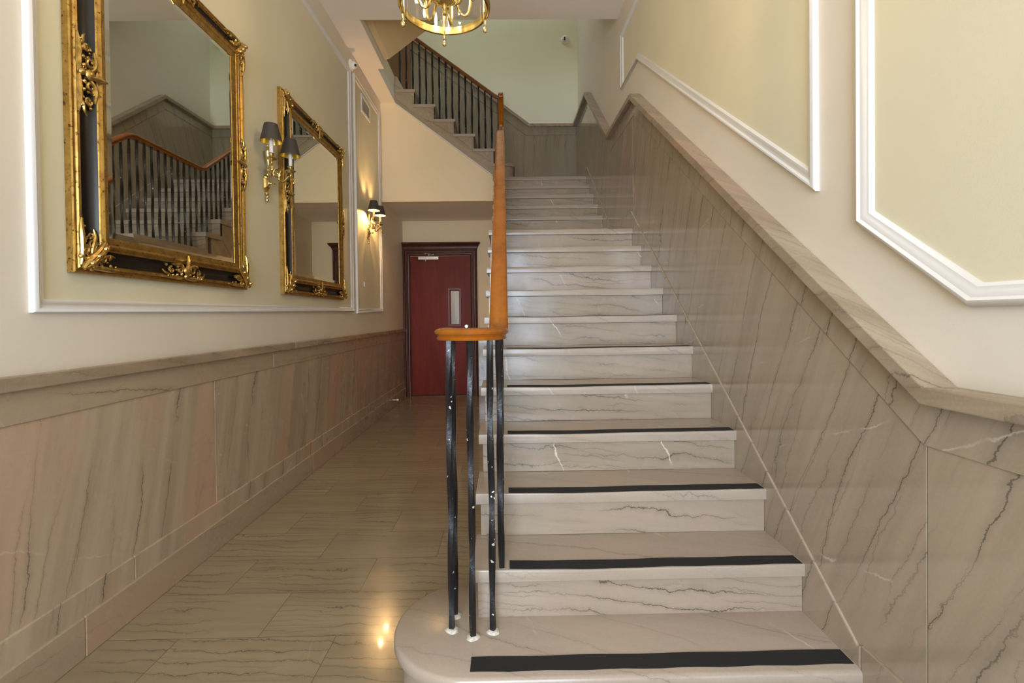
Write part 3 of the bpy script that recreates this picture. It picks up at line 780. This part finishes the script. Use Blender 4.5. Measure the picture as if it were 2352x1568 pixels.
# ------------------------------------------------------------------ gilt mirrors
MPROF = [(0.0, 0.0), (0.0, 0.024), (0.004, 0.028), (0.009, 0.028), (0.012, 0.024), (0.016, 0.024), (0.020, 0.032), (0.027, 0.035), (0.033, 0.031), (0.036, 0.025),   # outer gold
         (0.040, 0.021), (0.052, 0.017), (0.066, 0.019), (0.078, 0.028), (0.086, 0.040),                                                  # black cove
         (0.088, 0.047), (0.093, 0.051), (0.097, 0.046), (0.101, 0.050), (0.108, 0.054), (0.115, 0.051), (0.118, 0.046), (0.122, 0.046), (0.145, 0.037), (0.145, 0.0)]
def spiral(bm, c, r0, turns, a0, d0, w0, w1, fn, sgn=1, n=26):
    pts, rad = [], []
    for i in range(n):
        u = i/(n-1); r = r0*(1-0.8*u); t = a0+sgn*turns*2*PI*u
        pts.append(fn(c[0]+r*math.cos(t), c[1]+r*math.sin(t), d0+0.006*u)); rad.append(w0*(1-u)+w1*u)
    tube(bm, pts, rad, 6)
def scroll(bm, pts2, d, w, fn):
    n = len(pts2)
    tube(bm, [fn(p[0], p[1], d+0.005*math.sin(PI*i/(n-1))) for i, p in enumerate(pts2)], [w*(0.35+0.65*math.sin(PI*(0.12+0.85*i/(n-1)))) for i in range(n)], 7)
def bez(a, b, c, d, n=12):
    a, b, c, d = map(Vector, (a, b, c, d)); return [tuple((1-t)**3*a+3*t*(1-t)**2*b+3*t*t*(1-t)*c+t**3*d) for t in [i/(n-1) for i in range(n)]]
def corner_orn(fn, cx, cz, sx, sz):
    bm = BM(); g = lambda a, b, w: fn(cx+sx*a, cz+sz*b, w)
    for k, (f2) in enumerate((lambda a, b, w: g(a, b, w), lambda a, b, w: g(b, a, w))):
        scroll(bm, bez((0.02, 0.03), (0.03, 0.10), (0.010, 0.15), (0.026, 0.20)), 0.036, 0.010, f2)
        scroll(bm, bez((0.06, 0.05), (0.05, 0.11), (0.085, 0.12), (0.070, 0.165)), 0.040, 0.008, f2)
        spiral(bm, (0.060, 0.105), 0.022, 1.3, -1.2, 0.040, 0.006, 0.003, f2)
        spiral(bm, (0.030, 0.085), 0.016, 1.1, 2.0, 0.042, 0.006, 0.003, f2, -1)
        for q in range(5):
            ball(bm, f2(0.018+0.004*q, 0.06+0.028*q, 0.038), 0.0085*(1-0.12*q), 1, 1.1, 1.1, 8)
    for c1, c2, w_ in (((0.05, 0.030), (0.08, 0.075), 0.012), ((0.030, 0.05), (0.075, 0.08), 0.012), ((0.045, 0.045), (0.08, 0.08), 0.011)):
        scroll(bm, bez((0.015, 0.015), c1, c2, (0.118, 0.118)), 0.050, w_, g)
    rr = random.Random(3)
    for q in range(34):
        a_ = rr.uniform(0.03, 0.085); b_ = rr.uniform(0.03, 0.15)
        if q % 2: a_, b_ = b_, a_
        if q % 3: ball(bm, g(a_, b_, 0.034+rr.uniform(0, 0.014)), rr.uniform(0.0045, 0.008), 1, rr.uniform(0.8, 1.6), rr.uniform(0.8, 1.6), 7)
        else: spiral(bm, (a_, b_), rr.uniform(0.009, 0.014), 1.1, rr.uniform(0, 6), 0.040, 0.0045, 0.002, g, rr.choice((-1, 1)), 14)
    scroll(bm, bez((0.02, 0.05), (0.06, 0.06), (0.08, 0.10), (0.11, 0.125)), 0.052, 0.010, g)
    scroll(bm, bez((0.05, 0.02), (0.06, 0.06), (0.10, 0.08), (0.125, 0.11)), 0.052, 0.010, g)
    for a, b in ((0.035, 0.035), (0.065, 0.065), (0.095, 0.095)): ball(bm, g(a, b, 0.066), 0.011, 1, 1, 1, 8)
    return bm
def mid_orn(fn, c, along):
    """along: 'y' -> member runs along y, offset a measured toward the glass"""
    bm = BM(); g = (lambda s, a, w: fn(c[0]+s, c[1]+a, w)) if along[0] == 'y' else (lambda s, a, w: fn(c[0]+a*along[1], c[1]+s, w))
    if along[0] == 'y': g = lambda s, a, w: fn(c[0]+s, c[1]+a*along[1], w)
    for m in (1, -1):
        scroll(bm, bez((0.0*m, 0.030), (0.05*m, 0.015), (0.09*m, 0.03), (0.145*m, 0.022)), 0.036, 0.010, g)
        scroll(bm, bez((0.01*m, 0.06), (0.04*m, 0.10), (0.07*m, 0.075), (0.095*m, 0.085)), 0.044, 0.009, g)
        spiral(bm, (0.045*m, 0.060), 0.022, 1.25, 0.4 if m > 0 else PI-0.4, 0.046, 0.007, 0.003, g, m)
        spiral(bm, (0.095*m, 0.055), 0.017, 1.1, 1.5, 0.040, 0.006, 0.003, g, -m)
        scroll(bm, bez((0.095*m, 0.03), (0.12*m, 0.04), (0.135*m, 0.03), (0.15*m, 0.055)), 0.038, 0.006, g)
        for q in range(4): ball(bm, g((0.03+0.03*q)*m, 0.040-0.004*q, 0.044), 0.008-0.001*q, 1, 1, 1, 8)
    ball(bm, g(0, 0.058, 0.050), 0.020, 0.7, 1, 1, 10); ball(bm, g(0, 0.095, 0.058), 0.012, 0.8, 1, 1, 8); ball(bm, g(0, 0.030, 0.046), 0.013, 0.8, 1, 1, 8)
    rr = random.Random(5)
    for q in range(26):
        s_ = rr.uniform(-0.13, 0.13); a_ = rr.uniform(0.025, 0.085)*(1-abs(s_)*2.5)+0.02
        if q % 3: ball(bm, g(s_, a_, 0.032+rr.uniform(0, 0.012)), rr.uniform(0.004, 0.0075), 1, 1.3, 1.1, 7)
        else: spiral(bm, (s_, a_), rr.uniform(0.009, 0.014), 1.1, rr.uniform(0, 6), 0.040, 0.0045, 0.002, g, rr.choice((-1, 1)), 14)
    scroll(bm, bez((-0.008, 0.05), (-0.012, 0.08), (0.0, 0.10), (0.004, 0.13)), 0.056, 0.009, g)
    return bm
def gilt_mirror(y0, y1, z0, z1, label):
    yc, zc = (y0+y1)/2, (z0+z1)/2
    t = thing('wall_mirror', label, 'mirror', (XL, yc, z0), group=None)
    fn = lambda u, v, w: (w+0.001, u-yc, v-z0)
    pth = [(y0, z0), (y1, z0), (y1, z1), (y0, z1)]
    bm = BM(); sweep2(bm, pth, True, MPROF, fn, mis=[0]*9+[1]*6+[0]*20)
    obj('frame', bm, [mt['gold'], mt['cove']], t, smooth=True)
    bm = BM()
    i0 = 0.142; bw = 0.026; dg = 0.0345
    a = [fn(u, v, dg) for u, v in ((y0+i0, z0+i0), (y1-i0, z0+i0), (y1-i0, z1-i0), (y0+i0, z1-i0))]
    b = [fn(u, v, dg+0.0022) for u, v in ((y0+i0+bw, z0+i0+bw), (y1-i0-bw, z0+i0+bw), (y1-i0-bw, z1-i0-bw), (y0+i0+bw, z1-i0-bw))]
    bk = [fn(u, v, 0.01) for u, v in ((y0+i0, z0+i0), (y1-i0, z0+i0), (y1-i0, z1-i0), (y0+i0, z1-i0))]
    A, B_, K = [[bm.verts.new(p) for p in q] for q in (a, b, bk)]
    bm.faces.new(B_)
    for i in range(4):
        f = bm.faces.new((A[i], A[(i+1) % 4], B_[(i+1) % 4], B_[i])); f.material_index = 1
        bm.faces.new((K[i], K[(i+1) % 4], A[(i+1) % 4], A[i]))
    bm.faces.new(K[::-1])
    obj('mirror_glass', bm, [mt['mirror'], mt['bevel']], t)
    for cx, cz, sx, sz in ((y0, z0, 1, 1), (y1, z0, -1, 1), (y1, z1, -1, -1), (y0, z1, 1, -1)):
        obj('corner_ornament', corner_orn(fn, cx, cz, sx, sz), mt['goldorn'], t, smooth=True)
    for c, al in (((yc, z0), ('y', 1)), ((yc, z1), ('y', -1)), ((y0, zc), ('z', 1)), ((y1, zc), ('z', -1))):
        obj('centre_ornament', mid_orn(fn, c, al), mt['goldorn'], t, smooth=True)
gilt_mirror(1.759, 2.922, 1.405, 2.868, 'nearer gilt framed mirror with black cove reflecting the stair railing')
gilt_mirror(3.408, 4.665, 1.402, 2.850, 'farther gilt framed mirror beyond the unlit sconce, reflecting the red door frame')

# ------------------------------------------------------------------ sconces
def sconce(y, z, lit, label):
    t = thing('wall_sconce', label, 'wall lamp', (XL, y, z))
    bm = BM()   # six sided backplate
    for rads in ([(0.052, 0.0), (0.052, 0.010), (0.040, 0.022), (0.020, 0.030), (0.018, 0.030)],):
        n = 6; rings = []
        for r, h in rads:
            rings.append([bm.verts.new((h, r*0.72*math.cos(PI/3*i+PI/6), r*1.25*math.sin(PI/3*i+PI/6))) for i in range(n)])
        for a, b in zip(rings[:-1], rings[1:]):
            for i in range(n): bm.faces.new((a[i], a[(i+1) % n], b[(i+1) % n], b[i]))
        bm.faces.new(rings[0][::-1]); bm.faces.new(rings[-1])
    obj('backplate', bm, mt['brass'], t)
    bm = BM(); lathe(bm, [(0.011, 0.026), (0.014, 0.032), (0.007, 0.040), (0.006, 0.052), (0.010, 0.056), (0.009, 0.066), (0.003, 0.070)], (0, 0, 0.002), 12, 'x')
    obj('front_knob', bm, mt['brass'], t, smooth=True)
    bm = BM()
    lathe(bm, [(0.003, -0.118), (0.010, -0.112), (0.011, -0.104), (0.005, -0.096), (0.009, -0.090), (0.009, -0.084), (0.005, -0.078), (0.010, -0.072), (0.012, -0.064), (0.006, -0.056)], (0.014, 0, 0), 14)
    obj('bottom_finial', bm, mt['brass'], t, smooth=True)
    bm = BM()
    lathe(bm, [(0.008, 0.055), (0.014, 0.062), (0.008, 0.070), (0.017, 0.080), (0.020, 0.090), (0.012, 0.100), (0.008, 0.112), (0.009, 0.125), (0.016, 0.150), (0.023, 0.185), (0.024, 0.205), (0.027, 0.212), (0.014, 0.220), (0.008, 0.230), (0.013, 0.238), (0.007, 0.248), (0.010, 0.258), (0.006, 0.268), (0.003, 0.280)], (0.026, 0, 0), 16)
    obj('stem', bm, mt['brass'], t, smooth=True)
    for s in (-1, 1):
        ey, ex = 0.135*s, 0.112
        def L3(u, z_): # u 0..1 from the stem to the cup
            return (0.030+u*(ex-0.030), ey*u, z_)
        p2 = []
        for i in range(22):   # inner volute opening into the S curve
            q = i/21; a = PI*0.1-q*2*PI*0.95; r = 0.010+0.026*q
            p2.append((0.34+r*math.cos(a)*5.6, 0.080+r*math.sin(a)))
        last = p2[-1]
        for q in bez(last, (0.30, 0.020), (0.62, 0.020), (0.78, 0.062), 10)[1:]: p2.append(q)
        for q in bez((0.78, 0.062), (0.95, 0.105), (1.22, 0.085), (1.16, 0.045), 10)[1:]: p2.append(q)
        bm = BM(); tube(bm, [L3(u, z_) for u, z_ in p2], [0.0088-0.0025*abs(2*i/(len(p2)-1)-1) for i in range(len(p2))], 8)
        tube(bm, [(0.026, 0, 0.090), L3(0.14, 0.085), L3(0.20, 0.062)], 0.006, 8)
        ball(bm, L3(*p2[0]), 0.010, 1, 1, 1, 8); ball(bm, L3(1.15, 0.047), 0.010, 1, 1, 1, 8)
        arm = obj('arm', bm, mt['brass'], t, smooth=True)
        bm = BM(); lathe(bm, [(0.006, 0.080), (0.009, 0.092), (0.005, 0.104), (0.010, 0.112), (0.030, 0.120), (0.034, 0.126), (0.012, 0.126), (0.009, 0.134), (0.015, 0.142), (0.016, 0.150), (0.020, 0.155), (0.013, 0.156)], (ex, ey, 0), 18)
        obj('candle_cup', bm, mt['brass'], arm, smooth=True)
        bm = BM(); lathe(bm, [(0.012, 0.155), (0.012, 0.235), (0.009, 0.238)], (ex, ey, 0), 14); obj('candle_sleeve', bm, mt['candle'], arm, smooth=True)
        bm = BM(); lathe(bm, [(0.006, 0.238), (0.011, 0.252), (0.013, 0.265), (0.009, 0.283), (0.002, 0.300)], (ex, ey, 0), 12)
        obj('bulb', bm, mt['bulbs'] if lit else mt['bulboff'], arm, smooth=True)
        bm = BM(); n = 28
        prof = [(0.066, 0.228, 0), (0.040, 0.338, 0), (0.038, 0.338, 1), (0.0635, 0.2285, 1)]
        rings = [[bm.verts.new((ex+r*math.cos(2*PI*i/n), ey+r*math.sin(2*PI*i/n), h)) for i in range(n)] for r, h, _ in prof]
        for j in range(4):
            for i in range(n):
                f = bm.faces.new((rings[j][i], rings[j][(i+1) % n], rings[(j+1) % 4][(i+1) % n], rings[(j+1) % 4][i])); f.material_index = 0 if j == 0 else 1
        obj('lampshade', bm, [mt['shade'], mt['shadein']], arm, smooth=True)
sconce(3.215, 2.118, False, 'unlit brass two-armed wall sconce between the two mirrors')
sconce(5.595, 2.205, True, 'lit brass two-armed wall sconce beyond the mirrors near the passage')

# ------------------------------------------------------------------ chandelier
def chandelier():
    cx, cy, zr, r = -0.252, 2.15, 2.600, 0.190
    t = thing('lantern_chandelier', 'round brass and glass lantern chandelier hanging over the hall', 'chandelier', (cx, cy, zr))
    ringp = [(-0.004, -0.016), (0.004, -0.018), (0.010, -0.012), (0.006, -0.006), (0.012, 0.0), (0.006, 0.006), (0.010, 0.012), (0.004, 0.018), (-0.004, 0.016)]
    for nm, h, rr in (('lower_ring', 0.0, r), ('upper_ring', 0.52, r)):
        bm = BM(); n = 64; rg = []
        for a, b in ringp: rg.append([bm.verts.new(((rr+a)*math.cos(2*PI*i/n), (rr+a)*math.sin(2*PI*i/n), h+b)) for i in range(n)])
        for j in range(len(rg)):
            for i in range(n): bm.faces.new((rg[j][i], rg[j][(i+1) % n], rg[(j+1) % len(rg)][(i+1) % n], rg[(j+1) % len(rg)][i]))
        obj(nm, bm, mt['brass'], t, smooth=True)
    bm = BM(); n = 64
    A = [[bm.verts.new((q*math.cos(2*PI*i/n), q*math.sin(2*PI*i/n), h)) for i in range(n)] for q, h in ((r-0.008, 0.005), (r-0.008, 0.515), (r-0.005, 0.515), (r-0.005, 0.005))]
    for j in range(4):
        for i in range(n): bm.faces.new((A[j][i], A[j][(i+1) % n], A[(j+1) % 4][(i+1) % n], A[(j+1) % 4][i]))
    obj('glass_cylinder', bm, mt['glass'], t, smooth=True)
    for k in range(5):
        a = PI/2+math.radians(7.5-72*k); px, py = (r+0.004)*math.cos(a), (r+0.004)*math.sin(a)
        bm = BM(); lathe(bm, [(0.0025, -0.072), (0.009, -0.066), (0.0105, -0.058), (0.008, -0.049), (0.004, -0.044), (0.007, -0.040), (0.004, -0.034), (0.008, -0.026), (0.010, 0.0), (0.009, 0.03), (0.008, 0.50), (0.011, 0.53), (0.005, 0.56), (0.009, 0.575), (0.002, 0.59)], (px, py, 0), 14)
        obj('post', bm, mt['brass'], t, smooth=True)
        bm = BM(); tube(bm, [(px, py, 0.53), (px*0.85, py*0.85, 0.62), (px*0.45, py*0.45, 0.70), (px*0.1, py*0.1, 0.74)], 0.007, 8)
        obj('crown_arm', bm, mt['brass'], t, smooth=True)
    bm = BM(); lathe(bm, [(0.002, -0.045), (0.008, -0.040), (0.010, -0.030), (0.006, -0.018), (0.013, -0.008), (0.012, 0.002), (0.032, 0.010), (0.056, 0.028), (0.064, 0.046), (0.058, 0.062), (0.026, 0.076), (0.012, 0.10), (0.016, 0.14), (0.010, 0.20), (0.008, 0.70), (0.016, 0.72), (0.020, 0.75), (0.006, 0.78), (0.005, 1.31), (0.05, 1.345), (0.06, 1.383)], (0, 0, 0), 20)
    obj('stem', bm, mt['brass'], t, smooth=True)
    for k in range(6):
        a = math.radians(20+60*k); ca, sa = math.cos(a), math.sin(a)
        q = bez((0.055, 0.040), (0.062, -0.050), (0.124, -0.058), (0.122, 0.075), 16)
        bm = BM(); tube(bm, [(u*ca, u*sa, h) for u, h in q], 0.0064, 8); arm = obj('arm', bm, mt['brass'], t, smooth=True)
        x, y = 0.122*ca, 0.122*sa
        bm = BM(); lathe(bm, [(0.006, 0.07), (0.022, 0.084), (0.024, 0.090), (0.012, 0.090), (0.013, 0.105)], (x, y, 0), 14); obj('candle_cup', bm, mt['brass'], arm, smooth=True)
        bm = BM(); lathe(bm, [(0.010, 0.105), (0.010, 0.185), (0.006, 0.188)], (x, y, 0), 12); obj('candle_sleeve', bm, mt['candle'], arm, smooth=True)
        bm = BM(); lathe(bm, [(0.006, 0.188), (0.013, 0.205), (0.015, 0.220), (0.009, 0.245), (0.002, 0.265)], (x, y, 0), 12); obj('bulb', bm, mt['bulb'], arm, smooth=True)
chandelier()

# ------------------------------------------------------------------ small wall fittings
t = thing('vent_grille', 'white framed grey louvred air vent high on the left wall above the lit sconce', 'vent', (XL, 5.58, 3.62))
bm = BM(); sweep2(bm, [(-0.172, -0.095), (0.172, -0.090), (0.172, 0.090), (-0.172, 0.105)], True, [(0, 0.001), (0, 0.010), (0.022, 0.014), (0.026, 0.006), (0.026, 0.001)], lambda u, v, w: (w, u, v))
obj('frame', bm, mt['trim'], t)
bm = BM(); box(bm, 0.001, 0.003, -0.150, 0.150, -0.072, 0.080)
obj('backing', bm, mt['grille'], t)
for i in range(9):
    bm = BM(); z = -0.062+i*0.0155
    prism(bm, [(0.003, z), (0.009, z-0.006), (0.010, z-0.004), (0.004, z+0.002)], lambda u, v, w: (u, w, v), -0.148, 0.148)
    obj('louvre', bm, mt['grille'], t)
def dome(loc, fx, label):
    t = thing('security_camera', label, 'camera', loc)
    ax = 'x' if fx else 'y'; s = 1 if fx else -1
    bm = BM(); lathe(bm, [(0.058, 0.0), (0.058, s*0.012), (0.048, s*0.022), (0.044, s*0.026)], (0, 0, 0), 26, ax); obj('base', bm, mt['plastic'], t, smooth=True)
    bm = BM(); c = (0.030, 0, 0) if fx else (0, -0.030, 0)
    ball(bm, c, 0.040 if fx else 0.046, seg=18); b = obj('ball_housing', bm, mt['plastic'], t, smooth=True)
    if fx: dirs = [Vector((0.75, -0.60, -0.28))]
    else: dirs = [Vector((-0.32, -1.05, -0.14)), Vector((-0.32, -0.80, -0.62))]
    for dd in dirs:
        dd.normalize()
        bm = BM(); ball(bm, Vector(c)+dd*(0.036 if fx else 0.040), 0.0135, seg=10); obj('lens', bm, mt['black'], b, smooth=True)
dome((XL, 5.062, 3.850), True, 'small white dome camera on the left wall between the two moulding frames')
dome((0.900, YB, 5.172), False, 'white dome camera with two dark lenses on the back wall of the stairwell')
bm = BM(); box(bm, XL+0.0017, XL+0.012, 5.405, 5.445, 1.578, 1.632)
tag(obj('wall_plate', bm, mt['plastic'], bevel=0.003), 'tiny white plate on the left wall below the lit sconce', 'plate')
t = thing('door_stop', 'small steel door stop sticking out of the baseboard near the red door', 'door stop', (XL+0.030, 6.57, 0.110))
bm = BM(); lathe(bm, [(0.016, 0), (0.016, 0.004), (0.008, 0.008), (0.006, 0.055), (0.010, 0.058)], (0, 0, 0), 12, 'x'); obj('rod', bm, mt['steel'], t, smooth=True)
bm = BM(); lathe(bm, [(0.014, 0.058), (0.015, 0.062), (0.014, 0.078), (0.010, 0.082)], (0, 0, 0), 12, 'x'); obj('buffer', bm, mt['plastic'], t, smooth=True)
